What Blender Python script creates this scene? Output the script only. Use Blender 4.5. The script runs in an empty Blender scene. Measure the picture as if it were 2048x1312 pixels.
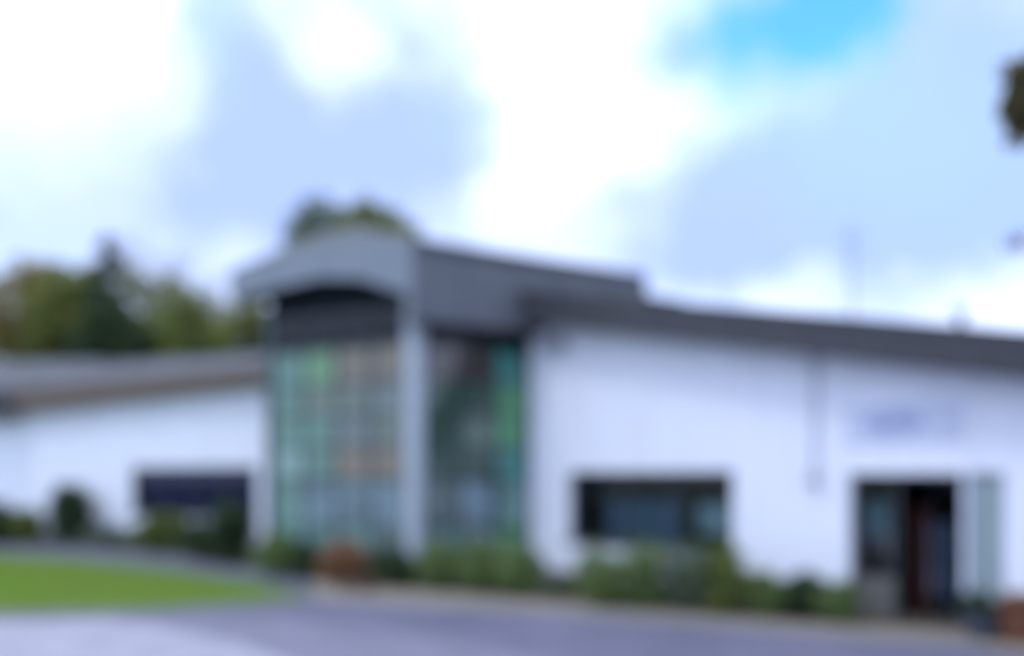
import bpy, math, random
import numpy as np
from mathutils import Vector

# ------------------------------------------------------------------ camera, sky, sun, exposure
SC = bpy.context.scene
COL = SC.collection
EYE, FPX, HZ = 2.1, 1607.0, 950.0          # eye height, focal length and horizon row (photo pixels)
cam_d = bpy.data.cameras.new('camera'); cam = bpy.data.objects.new('camera', cam_d); COL.objects.link(cam)
cam.location = (0, 0, EYE); cam.rotation_euler = (math.radians(90), 0, 0)
cam_d.sensor_width = 36; cam_d.lens = FPX/2048*36
cam_d.shift_y = (HZ-656)/2048
cam_d.clip_start = 0.02; cam_d.clip_end = 2000
SC.camera = cam
DEFOCUS = True
if DEFOCUS:
    cam_d.dof.use_dof = True
    cam_d.dof.focus_distance = 1.0
    cam_d.dof.aperture_fstop = (cam_d.lens/1000)/0.037
SC.view_settings.view_transform = 'Standard'; SC.view_settings.look = 'None'
SC.view_settings.exposure = 0.35; SC.view_settings.gamma = 1.0

SUN_EL, SUN_AZ = 58, -120      # azimuth clockwise from +Y (the view direction): behind and to the left of the camera
def ray(px, py):
    return Vector(((px-1024)/FPX, 1, (HZ-py)/FPX))
wd = bpy.data.worlds.new('World'); SC.world = wd; wd.use_nodes = True
def build_world():
    nt = wd.node_tree; N = nt.nodes; Lk = nt.links; N.clear()
    out = N.new('ShaderNodeOutputWorld'); bg = N.new('ShaderNodeBackground'); bg.inputs[1].default_value = 0.12
    sky = N.new('ShaderNodeTexSky'); sky.sky_type = 'NISHITA'; sky.sun_disc = False
    sky.sun_elevation = math.radians(SUN_EL); sky.sun_rotation = math.radians(SUN_AZ)
    sky.ozone_density = 1.6; sky.dust_density = 0.5
    tc = N.new('ShaderNodeTexCoord')
    n1 = N.new('ShaderNodeTexNoise'); n1.inputs['Scale'].default_value = 4; n1.inputs['Detail'].default_value = 10; n1.inputs['Roughness'].default_value = .68
    Lk.new(tc.outputs['Generated'], n1.inputs['Vector'])
    sub = N.new('ShaderNodeVectorMath'); sub.operation = 'SUBTRACT'; sub.inputs[1].default_value = (.5,.5,.5)
    Lk.new(n1.outputs['Color'], sub.inputs[0])
    ma = N.new('ShaderNodeVectorMath'); ma.operation = 'MULTIPLY_ADD'; ma.inputs[1].default_value = (.26,.26,.26)
    Lk.new(sub.outputs[0], ma.inputs[0]); Lk.new(tc.outputs['Generated'], ma.inputs[2])
    warped = ma.outputs[0]
    def blob(px, py, r, w=1.0, stretch=(1,1,1), soft_=0.0):
        c = ray(px, py).normalized()
        d = N.new('ShaderNodeVectorMath'); d.operation = 'SUBTRACT'; d.inputs[1].default_value = c; Lk.new(warped, d.inputs[0])
        s = N.new('ShaderNodeVectorMath'); s.operation = 'MULTIPLY'; s.inputs[1].default_value = stretch; Lk.new(d.outputs[0], s.inputs[0])
        l = N.new('ShaderNodeVectorMath'); l.operation = 'LENGTH'; Lk.new(s.outputs[0], l.inputs[0])
        m = N.new('ShaderNodeMapRange'); m.interpolation_type = 'SMOOTHSTEP'
        m.inputs['From Min'].default_value = r*1.75; m.inputs['From Max'].default_value = r*soft_*.3
        m.inputs['To Min'].default_value = 0; m.inputs['To Max'].default_value = w
        Lk.new(l.outputs['Value'], m.inputs['Value']); return m.outputs[0]
    def add(a, b, op='ADD', clamp=False):
        m = N.new('ShaderNodeMath'); m.operation = op; m.use_clamp = clamp
        for i, v in enumerate((a, b)):
            if isinstance(v, (int, float)): m.inputs[i].default_value = v
            else: Lk.new(v, m.inputs[i])
        return m.outputs[0]
    def total(L):
        s = L[0]
        for x in L[1:]: s = add(s, x)
        return s
    def mix(f, a, b):
        m = N.new('ShaderNodeMix'); m.data_type = 'RGBA'
        if isinstance(f, float): m.inputs[0].default_value = f
        else: Lk.new(f, m.inputs[0])
        for i, v in ((6, a), (7, b)):
            if isinstance(v, tuple): m.inputs[i].default_value = (*v, 1)
            else: Lk.new(v, m.inputs[i])
        return m.outputs[2]
    def S(r, g, b): return (r/.12, g/.12, b/.12)      # radiance wanted, before the background strength
    n2 = N.new('ShaderNodeTexNoise'); n2.inputs['Scale'].default_value = 2.6; n2.inputs['Detail'].default_value = 7; n2.inputs['Roughness'].default_value = .6
    Lk.new(tc.outputs['Generated'], n2.inputs['Vector'])
    soft = N.new('ShaderNodeMapRange'); soft.inputs['From Min'].default_value = .38; soft.inputs['From Max'].default_value = .66
    Lk.new(n2.outputs[0], soft.inputs['Value'])
    # grey-lavender undersides of the clouds
    shade = total([blob(490,200,.11,.62,(.85,1,1)), blob(280,330,.25,.55,(.6,1,1.3)), blob(640,320,.16,.36), blob(910,230,.09,.55,(1.1,1,.7)), blob(880,380,.13,.4),
                   blob(1380,440,.14,.7,(.6,1,1.4)), blob(1680,440,.16,1.0,(.6,1,1.4)), blob(1880,230,.19,.75), blob(2000,60,.16,.7), blob(60,400,.16,.5)])
    lit = total([blob(680,140,.045,.8), blob(1150,210,.085,.9,(1.1,1,.8)), blob(1080,400,.055,.7), blob(1370,270,.045,.8), blob(1470,215,.04,.8), blob(1570,160,.04,.9,(.8,1,1.2)), blob(1660,120,.035,.8), blob(1740,70,.035,.7),
                 blob(1560,580,.06,.7,(.5,1,1.4)), blob(120,90,.12,.7), blob(1200,60,.1,.7)])
    shade = add(add(shade, lit, 'SUBTRACT'), add(add(n2.outputs[0], 1.5, 'MULTIPLY'), .05, 'ADD'), 'MULTIPLY', True)
    shade = add(shade, .92, 'MULTIPLY')
    gen = add(soft.outputs[0], .16, 'MULTIPLY')
    shade = add(shade, gen, 'MAXIMUM')
    cloud = mix(shade, S(1.0,1.16,1.58), S(.36,.49,.90))
    # thin veils where pale blue sky shows through
    thin = total([blob(440,30,.05,.7,(1.2,1,.8)), blob(1900,260,.14,.6), blob(1350,110,.04,.6), blob(1560,60,.14,.8), blob(930,260,.05,.25), blob(40,560,.06,.3), blob(800,20,.03,.3)])
    cloud = mix(thin, cloud, S(.42,.63,.92))
    gap = total([blob(1610,-20,.075,1.15,(.75,1,1.2)), blob(1730,-40,.055,.8), blob(1450,125,.045,.6,(1.2,1,.7))])
    gap = add(gap, 1.0, 'MINIMUM')
    bright = N.new('ShaderNodeMix'); bright.data_type = 'RGBA'; bright.blend_type = 'MULTIPLY'; bright.inputs[0].default_value = 1
    Lk.new(sky.outputs[0], bright.inputs[6]); bright.inputs[7].default_value = (1.0, 2.3, 2.3, 1)
    final = mix(gap, cloud, bright.outputs[2])
    Lk.new(final, bg.inputs[0]); Lk.new(bg.outputs[0], out.inputs[0])
build_world()
sun_d = bpy.data.lights.new('sun', 'SUN'); sun_d.energy = 0.8; sun_d.angle = math.radians(12); sun_d.color = (1.0, .97, .93)
sun = bpy.data.objects.new('sun', sun_d); COL.objects.link(sun)
_a, _e = math.radians(SUN_AZ), math.radians(SUN_EL)
sun.rotation_euler = (-Vector((math.sin(_a)*math.cos(_e), math.cos(_a)*math.cos(_e), math.sin(_e)))).to_track_quat('-Z', 'Y').to_euler()

# ------------------------------------------------------------------ helpers
rng = np.random.default_rng(7); random.seed(7)
MATS = {}
def mat(name, c, rough=.6, c2=None, nscale=8.0, bump=0.0, bscale=60.0, metal=0.0, spec=.5, trans=0.0, stretch=(1,1,1), contrast=(.35,.65)):
    """procedural surface: two tones of one colour mixed by noise, optional bump, optional leaf translucency"""
    if name in MATS: return MATS[name]
    m = bpy.data.materials.new(name); m.use_nodes = True; nt = m.node_tree; N = nt.nodes; L = nt.links
    b = N['Principled BSDF']; b.inputs['Roughness'].default_value = rough; b.inputs['Metallic'].default_value = metal
    b.inputs['Specular IOR Level'].default_value = spec
    tc = N.new('ShaderNodeTexCoord'); mp = N.new('ShaderNodeMapping'); mp.inputs['Scale'].default_value = stretch
    L.new(tc.outputs['Object'], mp.inputs[0])
    n = N.new('ShaderNodeTexNoise'); n.inputs['Scale'].default_value = nscale; n.inputs['Detail'].default_value = 6; L.new(mp.outputs[0], n.inputs['Vector'])
    r = N.new('ShaderNodeMapRange'); r.inputs['From Min'].default_value = contrast[0]; r.inputs['From Max'].default_value = contrast[1]; L.new(n.outputs[0], r.inputs['Value'])
    mx = N.new('ShaderNodeMix'); mx.data_type = 'RGBA'; L.new(r.outputs[0], mx.inputs[0])
    mx.inputs[6].default_value = (*c, 1); mx.inputs[7].default_value = (*(c2 or tuple(v*.85 for v in c)), 1)
    L.new(mx.outputs[2], b.inputs['Base Color'])
    if bump:
        n2 = N.new('ShaderNodeTexNoise'); n2.inputs['Scale'].default_value = bscale; n2.inputs['Detail'].default_value = 4; L.new(mp.outputs[0], n2.inputs['Vector'])
        bp = N.new('ShaderNodeBump'); bp.inputs['Strength'].default_value = bump; bp.inputs['Distance'].default_value = .02
        L.new(n2.outputs[0], bp.inputs['Height']); L.new(bp.outputs[0], b.inputs['Normal'])
    if trans:
        t = N.new('ShaderNodeBsdfTranslucent'); L.new(mx.outputs[2], t.inputs[0]); ms = N.new('ShaderNodeMixShader'); ms.inputs[0].default_value = trans
        L.new(b.outputs[0], ms.inputs[1]); L.new(t.outputs[0], ms.inputs[2]); L.new(ms.outputs[0], N['Material Output'].inputs[0])
    MATS[name] = m; return m
def glass(name, tint=(.8,.9,.9), clear=.75, rough=.02):
    """thin window glass: tinted see-through plus a mirror-like reflection"""
    if name in MATS: return MATS[name]
    m = bpy.data.materials.new(name); m.use_nodes = True; nt = m.node_tree; N = nt.nodes; L = nt.links; N.clear()
    o = N.new('ShaderNodeOutputMaterial'); t = N.new('ShaderNodeBsdfTransparent'); t.inputs[0].default_value = (*[v*clear for v in tint], 1)
    g = N.new('ShaderNodeBsdfGlossy'); g.inputs['Roughness'].default_value = rough; g.inputs[0].default_value = (1,1,1,1)
    f = N.new('ShaderNodeFresnel'); f.inputs[0].default_value = 1.5
    ms = N.new('ShaderNodeMixShader'); L.new(f.outputs[0], ms.inputs[0]); L.new(t.outputs[0], ms.inputs[1]); L.new(g.outputs[0], ms.inputs[2]); L.new(ms.outputs[0], o.inputs[0])
    MATS[name] = m; return m

class MB:
    """collects faces; build() links them as one mesh object"""
    def __init__(s): s.v = []; s.f = []
    def quad(s, *p):
        i = len(s.v); s.v += [tuple(q) for q in p]; s.f.append(tuple(range(i, i+len(p))))
    def prism(s, bottom, top):
        n = len(bottom); i = len(s.v); s.v += [tuple(q) for q in bottom] + [tuple(q) for q in top]
        s.f.append(tuple(range(i+n-1, i-1, -1))); s.f.append(tuple(range(i+n, i+2*n)))
        for k in range(n): s.f.append((i+k, i+(k+1) % n, i+n+(k+1) % n, i+n+k))
    def box(s, fr, u0, u1, w0, w1, z0, z1):
        """box in a wall frame: u along the wall, w outwards, z up; z0/z1 may be (at u0, at u1)"""
        za, zb = z0 if isinstance(z0, tuple) else (z0, z0); zc, zd = z1 if isinstance(z1, tuple) else (z1, z1)
        s.prism([fr(u0,w0,za), fr(u1,w0,zb), fr(u1,w1,zb), fr(u0,w1,za)], [fr(u0,w0,zc), fr(u1,w0,zd), fr(u1,w1,zd), fr(u0,w1,zc)])
    def tube(s, p, q, r0, r1=None, n=8):
        r1 = r0 if r1 is None else r1; p = Vector(p); q = Vector(q); d = (q-p).normalized(); a = d.orthogonal().normalized(); b = d.cross(a)
        ring = lambda c, r: [c+(a*math.cos(t)+b*math.sin(t))*r for t in [2*math.pi*k/n for k in range(n)]]
        s.prism(ring(p, r0), ring(q, r1))
    def lathe(s, c, prof, n=20):
        c = Vector(c); i = len(s.v)
        for r, z in prof:
            for k in range(n): t = 2*math.pi*k/n; s.v.append((c.x+r*math.cos(t), c.y+r*math.sin(t), c.z+z))
        for j in range(len(prof)-1):
            for k in range(n):
                s.f.append((i+j*n+k, i+j*n+(k+1) % n, i+(j+1)*n+(k+1) % n, i+(j+1)*n+k))
        s.f.append(tuple(i+k for k in range(n-1, -1, -1))); s.f.append(tuple(i+(len(prof)-1)*n+k for k in range(n)))
    def build(s, name, m, parent=None, bevel=0, smooth=False):
        me = bpy.data.meshes.new(name); me.from_pydata(s.v, [], s.f); me.update(); me.materials.append(m)
        import bmesh
        if len(s.f) > 1: bm = bmesh.new(); bm.from_mesh(me); bmesh.ops.recalc_face_normals(bm, faces=bm.faces); bm.to_mesh(me); bm.free()
        if smooth: me.polygons.foreach_set('use_smooth', [True]*len(me.polygons))
        o = bpy.data.objects.new(name, me); COL.objects.link(o)
        if parent is not None:
            o.parent = parent; o.matrix_parent_inverse = parent.matrix_world.inverted() if parent.type != 'EMPTY' else Vector_inv(parent)
        if bevel:
            bv = o.modifiers.new('bevel', 'BEVEL'); bv.width = bevel; bv.segments = 2; bv.limit_method = 'ANGLE'
        return o
def Vector_inv(p):
    from mathutils import Matrix
    return (Matrix.Translation(p.location) @ p.rotation_euler.to_matrix().to_4x4()).inverted()
def tag(o, label=None, cat=None, group=None, kind=None):
    for k, v in (('label', label), ('category', cat), ('group', group), ('kind', kind)):
        if v: o[k] = v
    return o
def thing(name, label, cat, loc=(0,0,0), group=None):
    o = bpy.data.objects.new(name, None); COL.objects.link(o); o.location = loc; o.empty_display_size = .3
    return tag(o, label, cat, group)
def gpt(px, py, z=0.0):
    """point on level z seen at that row of the survey photo"""
    Y = (EYE-z)*FPX/(py-HZ); return Vector(((px-1024)/FPX*Y, Y, z))
def pt(px, py, Y): return Vector(((px-1024)/FPX*Y, Y, EYE+(HZ-py)/FPX*Y))

class Frame:
    """vertical wall plane through two ground points; w grows towards the outside (the viewer's side)"""
    def __init__(s, a, b):
        s.a = Vector((a[0], a[1], 0)); d = Vector((b[0]-a[0], b[1]-a[1], 0)); s.len = d.length; s.u = d.normalized()
        s.n = Vector((s.u.y, -s.u.x, 0))
        if s.n.dot(-s.a) < 0: s.n = -s.n
    def __call__(s, u, w, z): return s.a + s.u*u + s.n*w + Vector((0,0,z))
    def hit(s, px, py, w=0.0):
        """(u, z) where the sight line to that photo pixel meets the plane standing w in front of the wall"""
        r = ray(px, py); t = (s.a+s.n*w).dot(s.n)/r.dot(s.n); p = r*t
        return (p-s.a-s.n*w).dot(s.u), EYE+p.z
def wall(fr, u0, u1, th, zt0, zt1, holes, m, parent, name='wall', z0=0.0):
    """wall with rectangular openings (ua, ub, za, zb) and a sloping top; one mesh"""
    us = sorted({u0, u1, *[h[0] for h in holes], *[h[1] for h in holes]}); mb = MB()
    top = lambda u: zt0+(zt1-zt0)*(u-u0)/(u1-u0)
    for a, b in zip(us[:-1], us[1:]):
        hs = sorted([(h[2], h[3]) for h in holes if h[0] <= a+1e-6 and h[1] >= b-1e-6]); z = z0
        for (c, d) in hs:
            if c > z+1e-4: mb.box(fr, a, b, -th, 0, z, c)
            z = d
        mb.box(fr, a, b, -th, 0, z, (top(a), top(b)))
    return mb.build(name, m, parent)

# ------------------------------------------------------------------ materials
RENDER = mat('white_render', (.80,.84,.93), .8, (.74,.775,.85), 2.2, .3, 90, stretch=(1.6,1.6,.22), contrast=(.42,.75))
SOFFIT = mat('soffit_paint', (.42,.43,.46), .6, (.36,.37,.40))
FASCIA = mat('dark_fascia', (.030,.033,.040), .55, (.042,.045,.052), 3)
CLAD = mat('grey_cladding', (.083,.095,.112), .5, (.10,.108,.125), 2.5, .1, 30)
CLADL = mat('sunward_cladding', (.20,.24,.28), .5, (.165,.20,.24), 2.5, .1, 30)  # paler than CLAD: sun on the left face put into the colour
BROWNF = mat('weathered_brown_fascia', (.10,.07,.055), .6, (.135,.10,.08), 5)
ROOFM = mat('sheet_roof', (.095,.10,.115), .7, (.065,.072,.075), 1.2, .2, 12)
SLATE = mat('slate_roof', (.05,.06,.062), .7, (.07,.08,.08), 7, .3, 30)
FRAMEL = mat('pale_metal_frame', (.33,.40,.48), .35, (.29,.36,.44), 4)
FRAMED = mat('dark_metal_frame', (.03,.035,.045), .35)
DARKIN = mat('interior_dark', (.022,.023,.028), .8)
FLOORIN = mat('interior_floor', (.12,.10,.09), .5)
GLASS = glass('window_glass', (.8,.9,.95), .85)
GLASSD = glass('dark_tinted_glass', (.25,.32,.38), .5)
ASPH = mat('asphalt', (.12,.12,.17), .62, (.165,.155,.225), .7, .5, 160)
PALE = mat('pale_paving', (.37,.36,.41), .8, (.29,.285,.33), 2.0, .3, 120)  # pale tone for the left foreground
PAVE = mat('path_tarmac', (.10,.11,.135), .8, (.135,.14,.165), 3, .4, 140)
GRAVEL = mat('warm_grey_paving', (.33,.28,.21), .85, (.24,.205,.165), 12, .6, 120)
KERBM = mat('kerb_stone', (.26,.26,.28), .8, (.20,.20,.21), 14, .3, 80)
SOIL = mat('soil', (.055,.042,.032), .95, (.085,.07,.055), 14, .8, 60)
EARTH = mat('rough_turf', (.07,.10,.035), .95, (.10,.12,.05), 1.5, .5, 40)
GRASSB = mat('lawn_base', (.085,.16,.02), .9, (.12,.20,.035), 2.5)
GRASS = mat('grass_blades', (.20,.37,.012), .7, (.27,.34,.04), .55, trans=.35)
BARK = mat('bark', (.09,.07,.055), .9, (.14,.12,.10), 20, .6, 60)
def leafm(name, a, b, sc=2.5): return mat(name, a, .55, b, sc, trans=.3, contrast=(.3,.7))
LEAF_DK = leafm('leaf_dark_green', (.028,.06,.02), (.06,.105,.035))
LEAF_CON = leafm('leaf_conifer', (.022,.055,.028), (.035,.075,.035), 1.2)
LEAF_OLIVE = leafm('leaf_olive', (.23,.22,.055), (.32,.25,.09), 1.0)
LEAF_MID = leafm('leaf_mid_green', (.14,.19,.036), (.24,.25,.055), 1.0)
LEAF_BUSH = leafm('leaf_bush_green', (.12,.20,.055), (.20,.27,.09))
LEAF_YEL = leafm('leaf_yellow_green', (.12,.18,.03), (.19,.22,.05))
LEAF_RUST = leafm('leaf_russet', (.24,.10,.045), (.38,.22,.11), 4)
LEAF_GREY = leafm('leaf_grey_green', (.11,.17,.10), (.17,.22,.13))
LEAF_BRN = leafm('leaf_autumn_brown', (.10,.085,.03), (.17,.15,.05))
TWIG = mat('pale_twigs', (.20,.165,.145), .9, (.15,.12,.11), 5)

# ------------------------------------------------------------------ ground
def sheet(name, pts, z, m, kind='structure', thick=0.0):
    mb = MB()
    if thick: mb.prism([(p.x, p.y, z-thick) for p in pts], [(p.x, p.y, z) for p in pts])
    else: mb.quad(*[(p.x, p.y, z) for p in pts])
    return tag(mb.build(name, m), kind=kind)
V = Vector
sheet('ground', [V((-400,-200,0)), V((400,-200,0)), V((400,600,0)), V((-400,600,0))], 0, EARTH)
bed_edge = [gpt(-700,1086), gpt(-100,1086), gpt(150,1094), gpt(330,1108), gpt(500,1136), gpt(620,1160), gpt(800,1176), gpt(1060,1194), gpt(1400,1222), gpt(1700,1250), gpt(1960,1262)]
walk_front = [gpt(2400,1352), gpt(1960,1300), gpt(1700,1282), gpt(1400,1256), gpt(1060,1229), gpt(800,1214), gpt(640,1206)]
lawn_back = [gpt(640,1206), gpt(500,1172), gpt(330,1146), gpt(150,1126), gpt(-100,1110), gpt(-700,1108)]
sheet('path', bed_edge[:6]+[walk_front[-1]]+lawn_back[1:], .004, PAVE)
sheet('pavement', bed_edge[5:]+[gpt(2400,1290)]+walk_front, .008, GRAVEL)
road_front = [gpt(640,1207), gpt(300,1230), gpt(-60,1238), gpt(-700,1246)]
road_pts = walk_front + road_front[1:] + [V((-30,-30,0)), V((40,-30,0)), V((40,8,0))]
sheet('road', [V((p.x,p.y,0)) for p in road_pts], .012, ASPH)
apron = [gpt(-700,1250), gpt(-60,1244), gpt(210,1240), gpt(330,1256), gpt(480,1290), gpt(620,1340), V((-2.2,5.5,0)), V((-16,4.5,0))]
patch = [gpt(-700,1249), gpt(-60,1243), gpt(330,1236), gpt(560,1240), gpt(760,1262), gpt(1000,1300), gpt(1200,1350), V((.6,5.2,0)), V((-16,4.3,0))]
sheet('mid_asphalt', [patch[k] for k in range(len(patch))], .014, mat('mid_asphalt', (.175,.17,.22), .7, (.22,.21,.27), 1.2, .5, 150))  # mid tone that softens the step between road and apron
sheet('pale_apron', apron, .016, PALE)
lawn_pts = [walk_front[-1]+V((-.05,.02,0))] + lawn_back[1:] + [gpt(-700,1244), gpt(-60,1236), gpt(300,1228)]
lawn = sheet('lawn_ground', lawn_pts, .05, GRASSB, thick=.045)
def inside(x, y, P):
    c = False; n = len(P); j = n-1
    for i in range(n):
        if (P[i].y > y) != (P[j].y > y) and x < (P[j].x-P[i].x)*(y-P[i].y)/(P[j].y-P[i].y)+P[i].x: c = not c
        j = i
    return c
def blades(name, P, n, h0, h1, w, m, z):
    xs = [p.x for p in P]; ys = [p.y for p in P]; mb = MB(); k = 0
    x0 = max(min(xs), -17)
    while k < n:
        x = random.uniform(x0, max(xs)); y = random.uniform(min(ys), max(ys))
        if not inside(x, y, P): continue
        k += 1; a = random.uniform(0, 6.28); h = random.uniform(h0, h1); b = random.uniform(0, 6.28); ln = h*random.uniform(.1,.7)
        dx, dy = math.cos(a)*w, math.sin(a)*w
        i = len(mb.v); mb.v += [(x-dx,y-dy,z), (x+dx,y+dy,z), (x+math.cos(b)*ln, y+math.sin(b)*ln, z+h)]; mb.f.append((i,i+1,i+2))
    me = bpy.data.meshes.new(name); me.from_pydata(mb.v, [], mb.f); me.materials.append(m)
    o = bpy.data.objects.new(name, me); COL.objects.link(o); return o
tag(blades('grass', lawn_pts, 75000, .03, .075, .006, GRASS, .045), 'short bright green grass of the lawn beside the road', 'grass', kind='stuff')
def strip(name, line, w, h, m, z=0.0):
    mb = MB()
    for p, q in zip(line[:-1], line[1:]):
        d = (q-p).normalized(); n = V((-d.y, d.x, 0))*w/2
        ln = (q-p).length; k = max(1, round(ln/.92)) if ln < 30 else 1
        for j in range(k):
            s0, s1 = p+d*(ln*j/k+.004), p+d*(ln*(j+1)/k-.004); a = [s0-n, s0+n, s1+n, s1-n]
            mb.prism([(c.x,c.y,z) for c in a], [(c.x,c.y,z+h) for c in a])
    return mb.build(name, m, bevel=0)
tag(strip('kerb', [V((p.x,p.y,0)) for p in (walk_front[1:]+road_front[1:])], .14, .075, KERBM), kind='structure')
soil_pts = bed_edge + [V((7.4,12.2,0)), V((.5,19.5,0)), V((-7,26,0)), V((-24,34,0))]
sheet('planting_bed', soil_pts, .03, SOIL, thick=.028)

# ------------------------------------------------------------------ the building
bld = thing('community_building', 'long white rendered building with dark sloping fascias and an angular glazed tower', 'building', (0.4,17.3,0))
# --- right wing
A = (0.39, 17.3); u_ = V((.66,-.752,0)).normalized()
RW = Frame(A, (A[0]+u_.x*10, A[1]+u_.y*10))
UEND = 12.0
def top_on(fr, pa, pb, w, u):
    (ua, za), (ub, zb) = fr.hit(*pa, w), fr.hit(*pb, w); return za+(zb-za)*(u-ua)/(ub-ua)
OV = .6
fb = lambda u: top_on(RW, (1080,648), (2048,757), OV, u)
ft = lambda u: top_on(RW, (1080,588), (2048,672), OV, u)
wu0, wz1 = RW.hit(1136, 957); wu1, _ = RW.hit(1466, 957); _, wz0 = RW.hit(1300, 1092)
du0, dz1 = RW.hit(1697, 962); du1, _ = RW.hit(1926, 962)
pu0, pz1 = RW.hit(1934, 950); pu1, pz0 = RW.hit(2010, 1178)
wz1 = 2.17; dz1 = 2.12; wz0 = .78; pz1 = 2.14; pz0 = .45
TH = .28
wall(RW, 0, UEND, TH, ft(0)-.2, ft(UEND)-.2, [(wu0,wu1,wz0,wz1), (du0,du1,0,dz1), (pu0,pu1,pz0,pz1)], RENDER, bld)
mb = MB(); mb.box(RW, -.25, UEND+.5, OV-.04, OV, (fb(-.25),fb(UEND+.5)), (ft(-.25),ft(UEND+.5))); mb.build('fascia', FASCIA, bld, bevel=.006)
mb = MB(); mb.box(RW, -.25, UEND+.5, .002, OV-.042, (fb(-.25)+.06,fb(UEND+.5)+.06), (fb(-.25)+.09,fb(UEND+.5)+.09)); mb.build('soffit', SOFFIT, bld)
mb = MB(); mb.box(RW, -.25, UEND+.5, -9, OV+.05, (ft(-.25)+.003,ft(UEND+.5)+.003), (ft(-.25)+.06,ft(UEND+.5)+.06)); mb.build('roof', FASCIA, bld)
# base plinth
mb = MB()
for a, b in ((.02, du0-.02), (du1+.02, UEND)): mb.box(RW, a, b, .002, .02, 0, .14)
mb.build('plinth', mat('plinth', (.12,.12,.13), .8), bld)
def window(fr, u0, u1, z0, z1, mull, frame_m, parent, glass_m=GLASS, name='window', transoms=(), sill=True, depth=.12):
    f = MB(); t = .055
    f.box(fr, u0+.002, u0+t, -depth-.05, -depth, z0+.002, z1-.002); f.box(fr, u1-t, u1-.002, -depth-.05, -depth, z0+.002, z1-.002)
    f.box(fr, u0+t, u1-t, -depth-.05, -depth, z1-t, z1-.002); f.box(fr, u0+t, u1-t, -depth-.05, -depth, z0+.002, z0+t)
    for k in mull: c = u0+(u1-u0)*k; f.box(fr, c-.03, c+.03, -depth-.048, -depth-.002, z0+t, z1-t)
    for z in transoms: f.box(fr, u0+t, u1-t, -depth-.046, -depth-.004, z-.02, z+.02)
    w = f.build(name, frame_m, parent)
    edges = [u0+t] + [u0+(u1-u0)*k for k in mull] + [u1-t]
    for a, b in zip(edges[:-1], edges[1:]):
        p = MB(); p.quad(fr(a,-depth-.03,z0+t), fr(b,-depth-.03,z0+t), fr(b,-depth-.03,z1-t), fr(a,-depth-.03,z1-t)); p.build('pane', glass_m, w)
    if sill:
        s = MB(); s.box(fr, u0-.05, u1+.05, -depth, .06, z0-.05, z0+.001); s.build('sill', FRAMED, w, bevel=.006)
    return w
window(RW, wu0, wu1, wz0, wz1, (.36,.68), FRAMED, bld, transoms=(1.72,))
# room behind the window (shell, not seen from outside except through the glass)
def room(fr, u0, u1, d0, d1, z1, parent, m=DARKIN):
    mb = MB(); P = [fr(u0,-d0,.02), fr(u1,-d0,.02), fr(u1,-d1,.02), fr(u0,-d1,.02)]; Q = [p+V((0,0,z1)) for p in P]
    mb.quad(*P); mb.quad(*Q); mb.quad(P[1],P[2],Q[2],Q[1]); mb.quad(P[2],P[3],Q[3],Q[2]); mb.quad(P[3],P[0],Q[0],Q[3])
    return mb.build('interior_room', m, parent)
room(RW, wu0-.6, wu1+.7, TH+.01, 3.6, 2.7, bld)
BLUE = mat('blue_reflection', (.15,.25,.36), .6, (.12,.21,.31)); TEAL = mat('teal_reflection', (.62,.78,.78), .7, (.44,.6,.64))  # tones of the added board and slats stand in for window reflections
mb = MB(); mb.box(RW, wu0+.5, wu0+2.4, -.7, -.66, .6, 1.62); mb.box(RW, wu0+.55, wu0+.65, -.7, -.66, .02, .6); mb.box(RW, wu0+2.25, wu0+2.35, -.7, -.66, .02, .6)
tag(mb.build('reflection_board', BLUE), 'grey blue panel added inside the right window for its reflections', 'board')
b_ = MB()
for k in range(9): uu = wu1-.95+k*.1; b_.box(RW, uu, uu+.085, -.36, -.35, 1.05, 1.60)
b_.build('reflection_slats', TEAL, bld)
# doorway: fixed glazed leaf on the left, open dark lobby on the right
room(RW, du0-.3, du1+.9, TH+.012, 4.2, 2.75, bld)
um, _ = RW.hit(1790, 1000)
f = MB(); t = .06; d = .14
for a, b in ((du0+.002, du0+t), (um-t, um), (du1-t, du1-.002)): f.box(RW, a, b, -d-.06, -d, .004, dz1-.002)
f.box(RW, du0+t, um-t, -d-.06, -d, dz1-t, dz1-.002); f.box(RW, um, du1-t, -d-.06, -d, dz1-t, dz1-.002)
dfr = f.build('door_frame', FRAMED, bld)
f = MB(); f.box(RW, du0+t, um-t, -d-.045, -d-.01, .02, .62); dl = f.build('door', mat('grey_door_panel', (.13,.13,.12), .5), bld)
p = MB(); p.quad(RW(du0+t,-d-.03,.62), RW(um-t,-d-.03,.62), RW(um-t,-d-.03,dz1-t), RW(du0+t,-d-.03,dz1-t)); p.build('pane', GLASS, dl)
hnd = MB(); hnd.tube(RW(um-.13,-d+.05,.9), RW(um-.13,-d+.05,1.3), .014); hnd.tube(RW(um-.13,-d-.012,.95), RW(um-.13,-d+.05,.95), .01); hnd.tube(RW(um-.13,-d-.012,1.25), RW(um-.13,-d+.05,1.25), .01); hnd.build('handle', mat('steel', (.5,.5,.5), .3, metal=1), dl)
TEALP = mat('teal_poster', (.17,.27,.29), .6, (.14,.22,.25))
q = MB(); q.box(RW, du0+t+.1, um-t-.08, -d-.06, -d-.052, 1.18, 1.72); tag(q.build('poster', TEALP), 'plain teal poster stuck inside the glass door leaf', 'poster')
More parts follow.
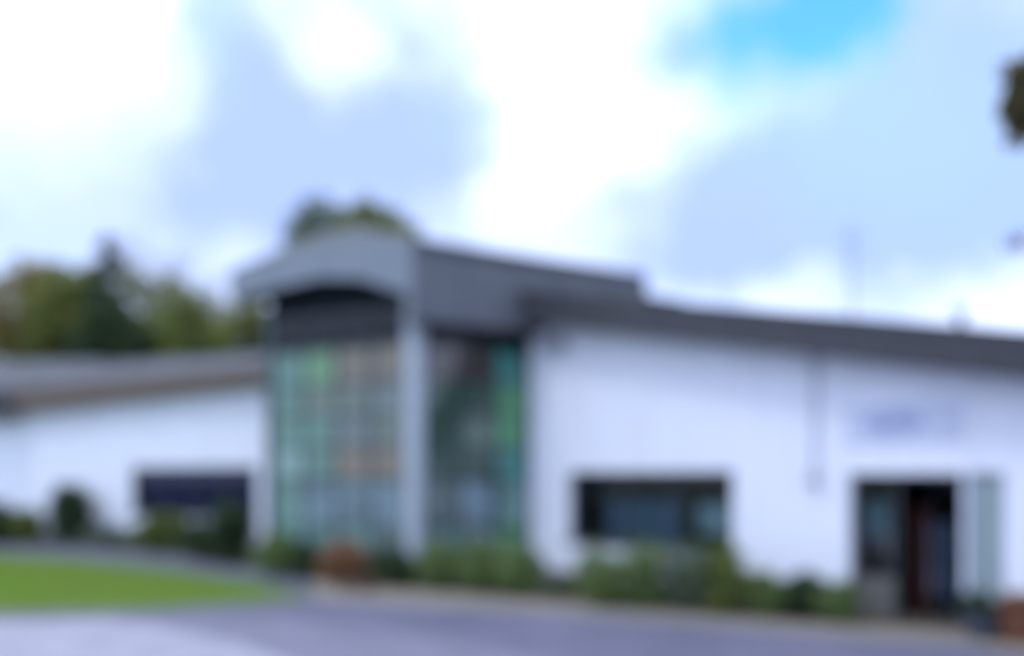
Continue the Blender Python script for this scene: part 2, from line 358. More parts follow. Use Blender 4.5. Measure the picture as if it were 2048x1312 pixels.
# a red-brown inner door held open and an added pale panel for the second leaf's reflection
RB = mat('red_brown_wood', (.085,.024,.018), .5, (.06,.02,.015), 3, stretch=(6,6,.6))
hx, hy = um+.16, -.45
idr = MB(); a = RW(um+.10,-.5,.03); b = RW(um+.24,-1.05,.03); dv = (b-a).normalized(); nv = V((-dv.y,dv.x,0))*.022
idr.prism([a-nv,b-nv,b+nv,a+nv], [x+V((0,0,1.62)) for x in (a-nv,b-nv,b+nv,a+nv)]); inner = idr.build('inner_door', RB, bld, bevel=.004)
lf = MB(); a = RW(du1-.075,-.22,.03); b = RW(du1-.62,-.62,.03); dv = (b-a).normalized(); nv = V((-dv.y,dv.x,0))*.02
lf.prism([a-nv,b-nv,b+nv,a+nv], [x+V((0,0,.2)) for x in (a-nv,b-nv,b+nv,a+nv)])
lf.prism([a-nv+V((0,0,1.9)),b-nv+V((0,0,1.9)),b+nv+V((0,0,1.9)),a+nv+V((0,0,1.9))], [x+V((0,0,2.0)) for x in (a-nv,b-nv,b+nv,a+nv)])
for c0, c1 in ((a, a+dv*.06), (b-dv*.06, b)): lf.prism([c0-nv+V((0,0,.2)),c1-nv+V((0,0,.2)),c1+nv+V((0,0,.2)),c0+nv+V((0,0,.2))], [x+V((0,0,1.9)) for x in (c0-nv,c1-nv,c1+nv,c0+nv)])
leaf = lf.build('door', FRAMED, bld); leaf['label'] = 'open glazed door leaf swung inwards'
gl = MB(); gl.quad(b-dv*.06+V((0,0,.2)), a+dv*.06+V((0,0,.2)), a+dv*.06+V((0,0,1.9)), b-dv*.06+V((0,0,1.9))); gl.build('pane', GLASS, leaf)
LAV = mat('pale_blue_panel', (.55,.62,.85), .7, (.17,.21,.34))
an, _ = RW.hit(1872, 1120, -.75)
bd = thing('reflection_panel', 'pale blue notice stand just inside the open doorway', 'notice stand', RW(an,-.75,.02))
q = MB(); q.box(RW, an-.26, an+.26, -.77, -.75, .32, 1.42); q.build('panel', LAV, bd, bevel=.01)
q = MB(); q.tube(RW(an-.16,-.78,.02), RW(an-.1,-.78,1.2), .014); q.build('leg', FRAMED, bd)
q = MB(); q.tube(RW(an+.16,-.78,.02), RW(an+.1,-.78,1.2), .014); q.build('leg', FRAMED, bd)
# frosted side light
FROST = mat('frosted_glass', (.27,.345,.355), .4, (.24,.31,.32), 2)
window(RW, pu0, pu1, pz0, pz1, (), FRAMEL, bld, glass_m=FROST, name='side_light', depth=.06)
# --- tower
C = (-1.93, 16.0); Lc = (-5.30, 17.6); Rc = (0.40, 17.28)
TL = Frame(Lc, C); TR = Frame(C, (Rc[0]+(Rc[0]-C[0])*1.6, Rc[1]+(Rc[1]-C[1])*1.6))
lenL = TL.len; lenR = (V((*Rc,0))-V((*C,0))).length
ZG = 5.45
def interp_clr(pal): return pal[random.randrange(len(pal))]
def pane_mat(c):
    if max(c) < .04: return mat('dark_screen_glass', c, .15, tuple(x*.6 for x in c), 2, spec=.25)
    nm = 'pane_%d_%d_%d' % tuple(int(x*1000) for x in c); 
    return mat(nm.replace('pane', 'toned_pane'), c, .06, tuple(x*.55+.02 for x in c), 1.6, spec=.8)
def tower_face(fr, u0, u1, cols, rows, clr, name='glazed_screen'):
    """rows: z levels; clr[row][col]"""
    f = MB(); t = .022
    n = len(clr[0])
    us = [u0+(u1-u0)*k/n for k in range(n+1)]
    for u in us[1:-1]: f.box(fr, u-t, u+t, -.1, 0, rows[0], rows[-1])
    f.box(fr, u0, u0+.05, -.1, .002, rows[0], rows[-1]); f.box(fr, u1-.05, u1, -.1, .002, rows[0], rows[-1])
    for k, z in enumerate(rows):
        h = .05 if k in (0, len(rows)-1) else .018
        for a, b in zip(us[:-1], us[1:]):
            f.box(fr, a+.05, b-.05, -.09, -.004, z-h, z+h)
    sc = f.build(name, mat('screen_frame', (.055,.07,.075), .5), bld)
    for r in range(len(rows)-1):
        for c in range(n):
            col = clr[r][c]; m = GLASSD if col is None else pane_mat(col)
            p = MB(); a, b = us[c]+t, us[c+1]-t
            p.box(fr, a, b, -.06, -.045, rows[r]+.02, rows[r+1]-.02); p.build('glass_pane', m, sc)
    return sc
G1=(.10,.27,.11); TE=(.09,.24,.18); BR=(.17,.145,.095); BG=(.115,.17,.125); PB=(.20,.29,.34); TP=(.19,.34,.31); DG=(.03,.085,.05); DB=(.055,.045,.04); GR=(.08,.33,.13); TQ=(.04,.27,.22); GY=(.13,.185,.175); N_=None; DK=(.012,.017,.022)  # pane tones: stained colours with glass reflections put into them
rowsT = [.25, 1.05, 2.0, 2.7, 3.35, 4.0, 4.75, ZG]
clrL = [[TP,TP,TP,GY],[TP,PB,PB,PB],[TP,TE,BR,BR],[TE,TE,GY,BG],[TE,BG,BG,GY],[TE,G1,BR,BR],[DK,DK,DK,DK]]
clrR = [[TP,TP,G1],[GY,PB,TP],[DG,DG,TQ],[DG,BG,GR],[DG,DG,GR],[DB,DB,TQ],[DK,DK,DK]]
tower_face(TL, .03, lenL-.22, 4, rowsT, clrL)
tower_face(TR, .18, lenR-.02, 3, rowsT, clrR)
# columns
mb = MB(); c0 = TL(lenL-.24,.03,0); pts = [TL(lenL-.23,.035,.0), V((C[0],C[1],0))+(TL.n+TR.n)*.045, TR(.19,.035,.0), V((C[0],C[1],0))-(TL.n+TR.n)*.12]
mb.prism(pts, [p+V((0,0,ZG+.35)) for p in pts]); mb.build('corner_column', mat('column_paint', (.40,.45,.50), .5, (.35,.41,.46), 3), bld, bevel=.01)
mb = MB(); mb.box(TL, -.1, .028, -.25, .03, 0, ZG+.3); mb.build('side_column', mat('grey_column', (.10,.13,.15), .5, (.08,.11,.13)), bld, bevel=.01)
# low base wall under the screens
mb = MB(); mb.box(TL, .0, lenL-.1, -.2, -.02, 0, .2); mb.box(TR, .1, lenR, -.2, -.02, 0, .2); mb.build('base_wall', CLAD, bld)
# tower body, closed behind, dark inside
RB_ = TR(TR.len, 0, 0); back = [V((Lc[0],Lc[1],0))+V((2.2,5.2,0)), RB_+V((-.6,3.5,0))]
mb = MB()
for P, Q in ((V((Lc[0],Lc[1],0)), back[0]), (back[0], back[1]), (back[1], RB_)): mb.quad(P, Q, Q+V((0,0,6.3)), P+V((0,0,6.3)))
mb.build('tower_back_wall', CLAD, bld)
# upper wall band between glazing head and roof (overhang shade put into its near-black colour)
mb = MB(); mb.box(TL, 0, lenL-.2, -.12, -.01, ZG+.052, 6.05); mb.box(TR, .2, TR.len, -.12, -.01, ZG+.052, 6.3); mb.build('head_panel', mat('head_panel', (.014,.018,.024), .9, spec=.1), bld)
# deep cladding band on the right side, chevron barge board on the left side
OT = .5
cF = TL.a + TL.n*OT; cG = TR.a + TR.n*OT
# meeting point of the two offset planes
import numpy.linalg as nl
Mx = np.array([[TL.n.x, TL.n.y],[TR.n.x, TR.n.y]]); rh = np.array([(TL.a+TL.n*OT).dot(TL.n), (TR.a+TR.n*OT).dot(TR.n)]); cx, cy = nl.solve(Mx, rh)
uL = (V((cx,cy,0))-TL.a-TL.n*OT).dot(TL.u); uR = (V((cx,cy,0))-TR.a-TR.n*OT).dot(TR.u)
ur1, _ = TR.hit(1292, 560, OT)
zt, zb = 6.62, 5.08
mb = MB(); mb.box(TR, uR+.001, ur1, OT-.05, OT, zb, zt); deep = mb.build('cladding_band', CLAD, bld, bevel=.004)
mb = MB()
for k in range(1, 5): u = uR+(ur1-uR)*k/5; mb.box(TR, u-.008, u+.008, OT+.001, OT+.008, zb+.02, zt-.02)
mb.box(TR, uR, ur1, OT+.001, OT+.03, zt-.16, zt+.02); mb.build('cladding_trim', FASCIA, deep)
mb = MB(); mb.box(TR, uR+.05, ur1, -.0, OT-.052, zb+.03, zb+.06); mb.build('soffit', FASCIA, bld)
topL = [TL.hit(460,540,OT), TL.hit(560,508,OT), TL.hit(640,494,OT), TL.hit(745,484,OT)]; botL = [TL.hit(460,600,OT), TL.hit(560,574,OT), TL.hit(640,556,OT), TL.hit(720,558,OT), TL.hit(800,584,OT)]
topL.append((uL, zt)); botL.append((uL, 5.45))
mb = MB(); poly = botL + topL[::-1]
mb.prism([TL(u, OT-.05, z) for u, z in poly], [TL(u, OT, z) for u, z in poly]); mb.build('barge_board', CLADL, bld)
u00 = topL[0][0]
mb = MB()    # soffits under the barge board
for (ua, za), (ub, zb2) in zip(botL[:-1], botL[1:]):
    mb.prism([TL(ua,-.3,za+.03), TL(ub,-.3,zb2+.03), TL(ub,OT-.052,zb2+.03), TL(ua,OT-.052,za+.03)], [TL(ua,-.3,za+.06), TL(ub,-.3,zb2+.06), TL(ub,OT-.052,zb2+.06), TL(ua,OT-.052,za+.06)])
mb.build('soffit', FASCIA, bld)
# slate roof rising to a blunt peak behind the boards
peak = pt(655, 458, 19.8); peak2 = pt(730, 456, 20.2)
ring = [TL(topL[0][0],OT,topL[0][1]-.02)] + [TL(u,OT-.02,z-.005) for u, z in topL[1:4]] + [V((cx,cy,zt))-(TL.n+TR.n)*.01] + [TR(ur1,OT-.02,zt-.005), RB_+V((-.2,3.5,6.5)), back[0]+V((-.6,.3,6.9)), TL(topL[0][0]-.05,-.9,topL[0][1]+.25)]
mb = MB()
for i in range(len(ring)):
    p, q = ring[i], ring[(i+1) % len(ring)]
    mb.quad(p, q, peak2 if i in (3,4,5) else peak)
mb.quad(ring[3], peak2, peak); mb.quad(ring[6], peak, peak2)
mb.build('roof', SLATE, bld)
# --- left wing
L0 = gpt(521, 1104); L1 = gpt(58, 1079)
LW = Frame((L1.x, L1.y), (L0.x+.9, L0.y-.35)); LL = LW.len
OL = .45
lb = lambda u: top_on(LW, (500,772), (40,826), OL, u); lt = lambda u: top_on(LW, (500,736), (40,776), OL, u)
lu0, _ = LW.hit(262, 941); lu1, _ = LW.hit(514, 941)
wall(LW, 0, LL+.3, TH, lt(0)-.1, lt(LL)-.1, [(lu0,lu1,.95,2.34)], RENDER, bld)
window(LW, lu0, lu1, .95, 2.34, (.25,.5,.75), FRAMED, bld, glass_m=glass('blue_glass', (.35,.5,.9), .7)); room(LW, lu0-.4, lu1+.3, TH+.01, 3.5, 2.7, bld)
q = MB()  # navy slats added behind the glass so the window reads dark blue
for k in range(24):
    a_ = lu0+(lu1-lu0)*k/24; q.box(LW, a_, a_+(lu1-lu0)/24-.004, -.42-.03*(k % 2), -.40-.03*(k % 2), .5, 2.42)
q.build('window_backing', mat('navy_backing', (.045,.07,.26), .8, (.03,.05,.19), 5), bld)
mb = MB(); mb.box(LW, -.3, LL+.3, OL-.04, OL, (lb(-.3),lb(LL+.3)), (lt(-.3),lt(LL+.3))); mb.build('fascia', BROWNF, bld)
mb = MB(); mb.box(LW, -.3, LL+.3, .002, OL-.042, (lb(-.3)+.03,lb(LL+.3)+.03), (lb(-.3)+.06,lb(LL+.3)+.06)); mb.build('soffit', SOFFIT, bld)
mb = MB(); bk = -5.5
pa, pb = LW(-.5,OL,lt(-.5)), LW(LL+.3,OL,lt(LL+.3)); pc, pd = LW(LL+1.5,bk,6.25), LW(-2.5,bk,6.6)
mb.prism([pa,pb,pc,pd], [p+V((0,0,.05)) for p in (pa,pb,pc,pd)]); mb.build('roof', ROOFM, bld)
# far end of the left wing turns a blunt corner
F2 = Frame((L1.x-6.0, L1.y+.2), (L1.x, L1.y))
wall(F2, -3, F2.len, TH, 3.75, 4.15, [], RENDER, bld)
mb = MB(); mb.box(F2, -3, F2.len-.32, OL-.04, OL, (3.55,lb(-.3)), (3.9,lt(-.3)-.02)); mb.build('fascia', FASCIA, bld)
mb = MB(); p0, p1 = F2(-3,OL,3.85), F2(F2.len-.2,OL,3.85); mb.prism([p0,p1,F2(F2.len,-5,6.5),F2(-3,-5,6.5)], [p+V((0,0,.05)) for p in (p0,p1,F2(F2.len,-5,6.5),F2(-3,-5,6.5))]); mb.build('roof', ROOFM, bld)

# ------------------------------------------------------------------ fittings
cu, cz = RW.hit(1632, 950)
dp = MB(); dp.tube(RW(cu,.05,cz+.1), RW(cu,.05,fb(cu)+.06), .032, n=10); cond = dp.build('wall_conduit', mat('pale_conduit', (.50,.52,.58), .5), bld)
lamp = thing('wall_lamp', 'small pale wall lamp at the foot of a pipe left of the doorway', 'wall lamp', RW(cu,0,cz))
q = MB(); q.lathe(RW(cu,.10,cz-.16), [(.03,0),(.07,.02),(.085,.14),(.06,.22),(.02,.25)], 14); q.build('lamp_shade', mat('lamp_glass', (.45,.47,.52), .3), lamp, smooth=True)
q = MB(); q.box(RW, cu-.04, cu+.04, .001, .02, cz-.14, cz+.08); q.box(RW, cu-.012, cu+.012, .02, .1, cz+.05, cz+.07); q.build('bracket', FRAMEL, lamp)
su0, _ = RW.hit(1690, 840); su1, sz1 = RW.hit(1925, 800)
_, sz0 = RW.hit(1800, 886)
sg = thing('entrance_sign', 'pale lavender sign above the doorway', 'sign', RW((su0+su1)/2,0,sz0))
q = MB(); q.box(RW, su0, su1, .001, .03, sz0, sz1); q.build('sign_board', mat('sign_board', (.60,.65,.80), .5, (.56,.61,.76)), sg, bevel=.008)
cc = (su0+su1)/2-.1; zc = (sz0+sz1)/2; rr = (sz1-sz0)*.33; SB = mat('sign_blue', (.30,.34,.60), .5)
q = MB(); n_ = 40
for k in range(n_):
    t0, t1 = 2*math.pi*k/n_, 2*math.pi*(k+1)/n_
    P4 = [RW(cc+rr*f_*2.2*math.cos(t), .032, zc+rr*f_*math.sin(t)) for t, f_ in ((t0,1),(t1,1),(t1,.86),(t0,.86))]
    q.prism(P4, [p_+RW.n*.008 for p_ in P4])
for dz in (-.3,.05,.4):
    for k in range(12):
        a_, b_2 = -1.5+3*k/12, -1.5+3*(k+1)/12
        g_ = lambda x: zc+rr*(dz*.8+.16*math.sin(x*2.2))
        P4 = [RW(cc+rr*a_, .033, g_(a_)-rr*.09), RW(cc+rr*b_2, .033, g_(b_2)-rr*.09), RW(cc+rr*b_2, .033, g_(b_2)+rr*.09), RW(cc+rr*a_, .033, g_(a_)+rr*.09)]
        q.prism(P4, [p_+RW.n*.008 for p_ in P4])
q.build('emblem', SB, sg)
fu, fz = RW.hit(1118, 690)
fl = thing('casing', 'grey floodlight high on the white wall beside the tower', 'casing', RW(fu,0,fz))  # plain grey box with a paler front plate
q = MB(); q.box(RW, fu-.28, fu+.28, .12, .28, fz-.1, fz+.12); q.build('housing', mat('grey_plastic', (.30,.32,.38), .5), fl, bevel=.02)
q = MB(); q.box(RW, fu-.05, fu+.05, .001, .12, fz-.03, fz+.05); q.build('bracket', FRAMED, fl)
q = MB(); q.box(RW, fu-.24, fu+.24, .281, .286, fz-.07, fz+.08); q.build('lens', mat('lens', (.35,.38,.42), .15), fl)
vu, _ = RW.hit(1922, 650, -2); vp = RW(vu,-2,0)
q = MB(); zr = ft(vu)+.05; q.lathe((vp.x,vp.y,zr), [(.07,0),(.07,.42),(.13,.44),(.13,.5),(.02,.56)], 14); q.build('roof_vent', mat('vent_metal', (.4,.43,.5), .4), bld)

# ------------------------------------------------------------------ vegetation
def leaf_cloud(centres, radii, per, size, flat=.6, up=.3):
    """numpy leaf quads scattered through clumps"""
    n = len(centres)*per
    c = np.repeat(np.array(centres), per, 0); r = np.repeat(np.array(radii), per, 0)
    d = rng.normal(size=(n,3)); d /= np.linalg.norm(d,axis=1)[:,None]; rad = rng.random(n)**.45
    p = c + d*rad[:,None]*r
    a = rng.normal(size=(n,3)); a[:,2] *= flat; a /= np.linalg.norm(a,axis=1)[:,None]
    b = np.cross(a, rng.normal(size=(n,3))); b /= np.linalg.norm(b,axis=1)[:,None]
    s = (size*(.6+.8*rng.random(n)))[:,None]; a = a*s; b = b*s*.45
    v = np.stack([p-a, p-b*.9+a*.1, p+a, p+b*.9+a*.1], 1).reshape(-1,3)
    return v
def cloud_obj(name, v, m, parent=None):
    me = bpy.data.meshes.new(name); k = len(v)//4
    me.from_pydata(v.tolist(), [], np.arange(4*k).reshape(-1,4).tolist()); me.materials.append(m)
    o = bpy.data.objects.new(name, me); COL.objects.link(o)
    if parent is not None: o.parent = parent; o.matrix_parent_inverse = Vector_inv(parent)
    return o
def crown_pts(c, rx, ry, rz, n, shape='round'):
    out = []
    while len(out) < n:
        x, y, z = [random.uniform(-1,1) for _ in range(3)]
        if shape == 'round':
            rr = math.sqrt(x*x+y*y+z*z)
            if rr > 1 or rr < .35: continue
        else:
            lim = (1-(z+1)/2)**.8*1.0+.03
            if math.hypot(x,y) > lim: continue
        out.append((c[0]+x*rx, c[1]+y*ry, c[2]+z*rz))
    return out
def tree(name, label, cat, x, y, h, rx, rz, m, n=60, per=110, leaf=.12, shape='round', ry=None, group=None, cr=None, z0=0, trunk=None):
    ry = ry or rx; root = thing(name, label, cat, (x,y,z0), group)
    cz = z0+h-rz; cs = crown_pts((x,y,cz), rx, ry, rz, n, shape)
    cr = cr or min(rx,rz)*.33
    rad = [[cr*random.uniform(.6,1.25)]*3 for _ in cs]
    cloud_obj('crown', leaf_cloud(cs, rad, per, leaf), m, root)
    t = MB(); r0 = trunk or max(.06, h*.02); mid = V((x+random.uniform(-.1,.1)*rx, y, cz)); t.tube((x,y,z0), mid, r0, r0*.6, 10)
    topz = V((x,y,z0+h-rz*.25)); t.tube(mid, topz, r0*.6, r0*.15)
    for c in random.sample(cs, min(14, len(cs))):
        s = V((x,y,z0)).lerp(topz, random.uniform(.35,.8)); t.tube(s, c, r0*.3, r0*.08, 6)
    t.build('trunk', BARK, root); return root
def bush(name, label, x, y, w, h, m, n=26, per=90, leaf=.05, dpt=None, cat='shrub', group=None, low=.06):
    dpt = dpt or w*.8; root = thing(name, label, cat, (x,y,.03), group)
    n = int(n*1.7); cs = crown_pts((x,y,h/2+low/2), w/2*.82, dpt/2*.82, h/2*.84, n); cr = min(w,h)*.2
    cloud_obj('foliage', leaf_cloud(cs, [[cr*random.uniform(.7,1.3)]*3 for _ in cs], per, leaf), m, root)
    t = MB()
    for c in random.sample(cs, min(8, len(cs))): t.tube((x+random.uniform(-.05,.05),y+random.uniform(-.05,.05),.03), c, .014, .005, 5)
    t.build('stem', BARK, root); return root
def hgt(py, Y): return EYE+(HZ-py)/FPX*Y
def X(px, Y): return (px-1024)/FPX*Y

T = 'trees behind the left wing'
Y=42; tree('broadleaf_tree', 'olive brown broadleaf tree behind the far left roof', 'tree', X(75,Y), Y, hgt(530,Y), 2.6, 3.4, LEAF_OLIVE, 130, 120, .16, group=T)
Y=40; tree('broadleaf_tree', 'bushy olive tree beside the tall conifer on its left', 'tree', X(150,Y), Y, hgt(528,Y), 2.2, 3.2, LEAF_MID, 110, 120, .15, group=T)
Y=38; tree('conifer', 'tall narrow dark green conifer rising above the left wing roof', 'tree', X(212,Y), Y, hgt(436,Y), 1.75, 5.4, LEAF_CON, 190, 120, .13, 'cone', cr=.38)
Y=40; tree('broadleaf_tree', 'rounded mid green tree right of the tall conifer', 'tree', X(300,Y), Y, hgt(552,Y), 2.5, 3.0, LEAF_MID, 70, 120, .15, group=T)
Y=37; tree('broadleaf_tree', 'low bushy green tree nearest the left side of the tower', 'tree', X(420,Y), Y, hgt(585,Y), 2.6, 2.8, LEAF_MID, 70, 120, .14, group=T)
Y=37; tree('broadleaf_tree', 'dark green tree low between the conifer and the bushy green trees', 'tree', X(350,Y), Y, hgt(625,Y), 2.4, 2.2, LEAF_DK, 60, 120, .14, group=T)
Y=36; tree('broadleaf_tree', 'shady dark tree at the foot of the conifer', 'tree', X(230,Y), Y, hgt(610,Y), 1.9, 2.2, LEAF_DK, 50, 120, .14, group=T)
Y=30; tree('broadleaf_tree', 'leafy mid green tree top showing over the middle of the tower roof', 'tree', X(755,Y), Y, hgt(402,Y), 1.75, 2.6, LEAF_MID, 120, 120, .11, cr=.5)
Y=31; tree('broadleaf_tree', 'grey green tree top just left of the mid green one over the tower roof', 'tree', X(648,Y), Y, hgt(408,Y), 1.7, 3.0, LEAF_GREY, 130, 120, .12, cr=.55)
Y=35; tree('broadleaf_tree', 'small light green tree whose crown touches the tower edge', 'tree', X(490,Y), Y, hgt(605,Y), 1.4, 2.3, LEAF_MID, 60, 120, .12, group=T)
# bare pale tree: branching twigs only
def bare_tree(x, y, h, spread, label):
    random.seed(21)
    root = thing('bare_tree', label, 'tree', (x,y,0)); t = MB(); tw = MB()
    def grow(p, d, ln, r, k):
        q = p+d*ln; (t if k < 3 else tw).tube(p, q, r, r*.7, 6 if k < 3 else 3)
        if k >= 7: return
        for _ in range(3 if k < 6 else 4):
            nd = (d+V((random.gauss(0,.34),random.gauss(0,.34),random.gauss(.16,.2)))).normalized(); grow(q, nd, ln*random.uniform(.62,.85), r*.62, k+1)
    grow(V((x,y,0)), V((0,0,1)), h*.315, .16, 0)
    t.build('trunk', TWIG, root); tw.build('twigs', TWIG, root)
Y=45; bare_tree(X(375,Y), Y, hgt(500,Y)*.92, 3, 'pale bare twiggy tree behind the green trees left of the tower')

# shrubs against the left wing
def at(px, py): return gpt(px, py)
p = at(48,1090); bush('bush', 'yellow green shrub at the far left by the white wall', p.x, p.y, 1.2, hgt(1018,p.y), LEAF_YEL, leaf=.07)
p = at(-6,1090); bush('bush', 'dark green shrub cut off by the left edge of the picture', p.x, p.y, 1.3, hgt(1006,p.y), LEAF_DK, leaf=.07)
p = at(140,1090); bush('bush', 'upright dark green clipped shrub standing alone before the left white wall', p.x, p.y, 1.35, hgt(962,p.y), LEAF_DK, 40, 110, .06)
p = at(215,1094); bush('bush', 'low grey green ground shrub between the dark clipped shrub and the left window', p.x, p.y, 1.5, hgt(1052,p.y), LEAF_GREY, leaf=.05)
p = at(330,1106); bush('bush', 'yellow green shrub under the left window', p.x, p.y, 1.7, hgt(1028,p.y), LEAF_YEL, 36, 100, .06)
p = at(462,1130); bush('bush', 'large dark evergreen shrub at the left corner of the tower', p.x, p.y, 1.2, hgt(1002,p.y), LEAF_DK, 50, 120, .055)
p = at(400,1122); bush('bush', 'dark low shrub in front of the left window', p.x, p.y, 1.1, hgt(1040,p.y), LEAF_DK, 26, 110, .05)
p = at(560,1152); bush('bush', 'green shrub below the left glazed screen', p.x, p.y, 1.15, hgt(1062,p.y), LEAF_BUSH, 30, 100, .045)
p = at(615,1158); bush('bush', 'dark green shrub beside the russet shrub', p.x, p.y-.1, .6, hgt(1078,p.y), LEAF_DK, 24, 100, .04)
p = at(693,1166); bush('bush', 'russet brown leaved shrub in front of the tower', p.x, p.y-.1, 1.05, hgt(1078,p.y), LEAF_RUST, 34, 100, .045)
p = at(790,1174); bush('bush', 'low dark shrub at the foot of the pale column', p.x, p.y-.1, 1.0, hgt(1092,p.y), LEAF_DK, 28, 100, .04)
FL = mat('pink_petals', (.42,.13,.16), .6, (.30,.07,.10), 20)
p = at(715,1184); rt = thing('flower_clump', 'small dusky red flowers at the bed edge below the russet shrub', 'flowers', (p.x,p.y,.03))
cs = crown_pts((p.x,p.y,.14), .42, .2, .1, 14); cloud_obj('flower_heads', leaf_cloud(cs, [[.10]*3]*14, 60, .018), FL, rt); cloud_obj('foliage', leaf_cloud(cs, [[.09]*3]*14, 60, .03), LEAF_DK, rt)
hd = [(880,1182,1084,'first'), (960,1188,1090,'second'), (1035,1194,1100,'third')]
for px, py, tp, _n in hd:
    p = at(px,py); bush('hedge_plant', {'first':'clipped green shrub just right of the pale column','second':'clipped green shrub at the middle of the right glazed screen','third':'clipped green shrub where the tower meets the white wall'}[_n], p.x, p.y, .95, hgt(tp,p.y), LEAF_BUSH, 30, 110, .04)
p = at(1115,1200); bush('bush', 'very low brown green plant at the foot of the white wall', p.x, p.y, .8, .32, LEAF_GREY, 16, 80, .035)
# strappy plants below the right window
def strap_plant(px, py, top, w, m, label, n=110, grp='leafy plants below the right window'):
    p = at(px,py); h = hgt(top,p.y); root = thing('strap_leaved_plant', label, 'plant', (p.x,p.y,.03), grp); v = []; f = []
    for _ in range(n):
        a = random.uniform(0,6.28); l = h*random.uniform(.65,1.1); sp = random.uniform(.15,.95)*w/2; b = V((p.x+random.gauss(0,.08),p.y+random.gauss(0,.08),.03))
        d = V((math.cos(a),math.sin(a),0)); s = V((-d.y,d.x,0))*.018; i = len(v)
        for k in range(5):
            tt = k/4; c = b+d*sp*tt**1.4*1.2+V((0,0,l*(tt-.42*sp/w*2*tt**3))); wd_ = 1-tt**2*.95
            v += [tuple(c-s*wd_), tuple(c+s*wd_)]
        f += [(i+2*k,i+2*k+1,i+2*k+3,i+2*k+2) for k in range(4)]
    me = bpy.data.meshes.new('leaves'); me.from_pydata(v, [], f); me.materials.append(m); o = bpy.data.objects.new('leaves', me); COL.objects.link(o); o.parent = root; o.matrix_parent_inverse = Vector_inv(root)
    cs = crown_pts((p.x,p.y,h*.4), w*.42, w*.36, h*.36, 26); cloud_obj('foliage', leaf_cloud(cs, [[.13]*3]*26, 90, .035), m, root)
strap_plant(1205,1212,1058,1.4,LEAF_BUSH,'arching green plant under the left end of the right window')
strap_plant(1290,1218,1046,1.4,LEAF_BUSH,'tall arching green plant under the middle of the right window')
strap_plant(1375,1224,1054,1.35,LEAF_GREY,'grey green arching plant under the right pane of the right window')
strap_plant(1445,1230,1056,1.1,LEAF_YEL,'yellowish arching plant at the right end of the right window')
for px, py, tp, l_, m_ in ((1530,1236,1146,'low clipped green shrub between the window and the doorway, nearer the window',LEAF_BUSH), (1610,1240,1152,'low clipped dark green shrub beneath the wall lamp',LEAF_DK), (1672,1246,1162,'low clipped green shrub beside the doorway',LEAF_BUSH)):
    p = at(px,py); bush('hedge_plant', l_, p.x, p.y, .78, hgt(tp,p.y), m_, 30, 110, .035)
# pots by the door
def pot(px, py, r, h, m, label, leafmat, lh):
    p = at(px,py); root = thing('potted_plant', label, 'plant pot', (p.x,p.y,.012))
    q = MB(); q.lathe((p.x,p.y,.012), [(r*.68,0),(r*.8,h*.35),(r*.96,h*.82),(r*1.06,h*.83),(r*1.06,h),(r*.92,h),(r*.88,h*.9)], 24); q.build('pot', m, root, smooth=False)
    cs = crown_pts((p.x,p.y,h+lh*.4), r*.9, r*.9, lh*.5, 18); cloud_obj('foliage', leaf_cloud(cs, [[r*.32]*3]*18, 80, .03), leafmat, root)
TERRA = mat('terracotta', (.16,.06,.03), .8, (.12,.045,.025), 8, .3, 60); DPOT = mat('slate_blue_glaze', (.05,.065,.095), .35, (.04,.05,.07))
pot(1962,1277,.24,.34,DPOT,'dark slate blue pot with low dark plant right of the doorway',LEAF_DK,.26)
pot(2038,1286,.24,.42,TERRA,'terracotta pot with russet plant at the right edge',LEAF_RUST,.2)

# overhanging tree at the right edge: trunk outside the picture, branch tips reaching in
tx, ty = 6.9, 6.6
root = thing('overhanging_tree', 'brownish leafy branch tip hanging in at the upper right edge', 'tree', (tx,ty,0))
t = MB(); t.tube((tx,ty,0), (tx-.1,ty+.05,4.2), .17, .12, 12); t.tube((tx-.1,ty+.05,4.2), (tx+.1,ty,7.2), .12, .03, 10)
e1 = pt(2032, 212, 6.4); e2 = pt(2022, 490, 6.6)
for e in (e1, e1+V((.5,.3,.5)), e1+V((.7,-.4,-.3)), e1+V((1.0,.6,.4)), e1+V((.4,.9,.8))): t.tube((tx-.1,ty+.05,4.3), e, .05, .012, 6)
t.tube((tx-.1,ty+.05,3.7), e2, .02, .004, 6); t.build('trunk', BARK, root)
cs = [tuple(e1+V((random.uniform(-.03,.12),random.uniform(-.1,.1),random.uniform(-.24,.24)))) for _ in range(16)]
cs += [(tx+random.gauss(.35,.5), ty+random.gauss(0,.6), 5.6+random.gauss(0,.6)) for _ in range(60)]
cs = [c for c in cs[:16]]+[c for c in cs[16:] if (c[0]-.35)/c[1] > .66]
cloud_obj('crown', leaf_cloud(cs, [[.13]*3]*16+[[.3]*3]*(len(cs)-16), 120, .045), LEAF_BRN, root)
cloud_obj('sprig', leaf_cloud([tuple(e2), tuple(e2+V((.08,0,.06)))], [[.07]*3]*2, 26, .03), mat('mauve_leaf', (.20,.16,.22), .6, (.26,.2,.24)), root)

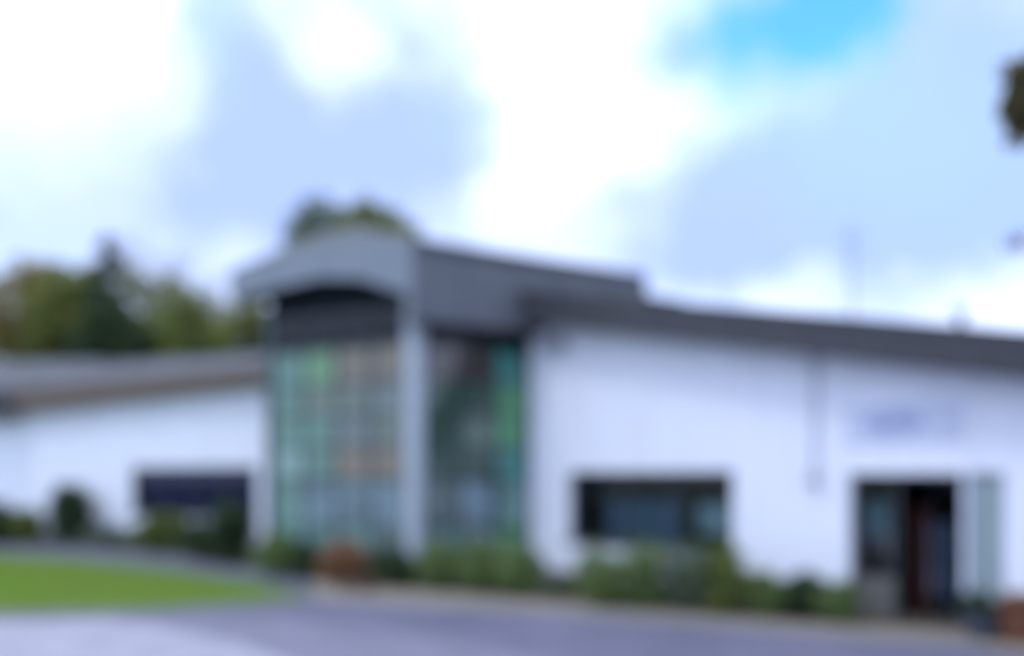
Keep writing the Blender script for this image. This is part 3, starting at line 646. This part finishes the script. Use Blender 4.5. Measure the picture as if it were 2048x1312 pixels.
# low ground cover and leaf litter between the shrubs of the bed
def along(line, n, inset):
    out = []
    L_ = [(q-p).length for p, q in zip(line[:-1], line[1:])]; tot = sum(L_)
    for _ in range(n):
        t = random.random()*tot; k = 0
        while t > L_[k]: t -= L_[k]; k += 1
        d = (line[k+1]-line[k]).normalized(); p = line[k]+d*t; nn = V((-d.y,d.x,0)); nn = nn if nn.y > 0 else -nn
        w = random.uniform(.08, inset); out.append((p.x+nn.x*w, p.y+nn.y*w, .06+random.random()**2*.14))
    return out
cs = along(bed_edge[3:10], 420, .75)
tag(cloud_obj('ground_cover', leaf_cloud(cs, [[.11,.11,.06]]*len(cs), 60, .03), LEAF_BUSH), 'low green ground cover filling the bed between the shrubs', 'ground cover', kind='stuff')
cs = [(x, y+.15, .08+random.random()*.25) for x, y, z in along(bed_edge[1:5], 420, .9)]
tag(cloud_obj('ground_cover', leaf_cloud(cs, [[.16,.16,.1]]*len(cs), 60, .04), LEAF_GREY), 'low grey green ground cover along the foot of the left white wall', 'ground cover', kind='stuff')
cs = along(bed_edge[2:11], 260, .5); cs = [(x,y-.3,.012) for x, y, z in cs]
tag(cloud_obj('leaf_litter', leaf_cloud([(x,y,.03) for x,y,z in cs], [[.3,.3,.008]]*len(cs), 5, .022, flat=.1), mat('dead_leaf', (.16,.10,.05), .8, (.24,.17,.09), 20)), 'scattered dead leaves along the edge of the planting bed', 'leaf litter', kind='stuff')
# joints and clips on the long fascia boards
fas = [o for o in COL.objects if o.name == 'fascia'][0]
for k in range(1, 5):
    mb = MB(); u = k*2.45; mb.box(RW, u-.006, u+.006, OV+.001, OV+.006, fb(u)+.01, ft(u)-.08); mb.build('joint_strip', FRAMED, fas)
mb = MB(); mb.box(RW, -.25, UEND+.5, OV+.001, OV+.025, (ft(-.25)-.07,ft(UEND+.5)-.07), (ft(-.25)+.001,ft(UEND+.5)+.001)); mb.build('drip_edge', mat('drip_edge', (.05,.055,.065), .4), fas)

mu, _ = RW.hit(1703, 600, -3); mp_ = RW(mu,-3,0); mb = MB(); zr = ft(mu)+.05
mb.tube((mp_.x,mp_.y,zr), (mp_.x,mp_.y,zr+2.1), .028, .018)
for k, l_ in enumerate((.5,.42,.36,.3)): mb.tube((mp_.x-l_/2,mp_.y,zr+1.95-.16*k), (mp_.x+l_/2,mp_.y,zr+1.95-.16*k), .009)
mb.build('antenna_mast', mat('mast_metal', (.25,.28,.33), .4), bld)
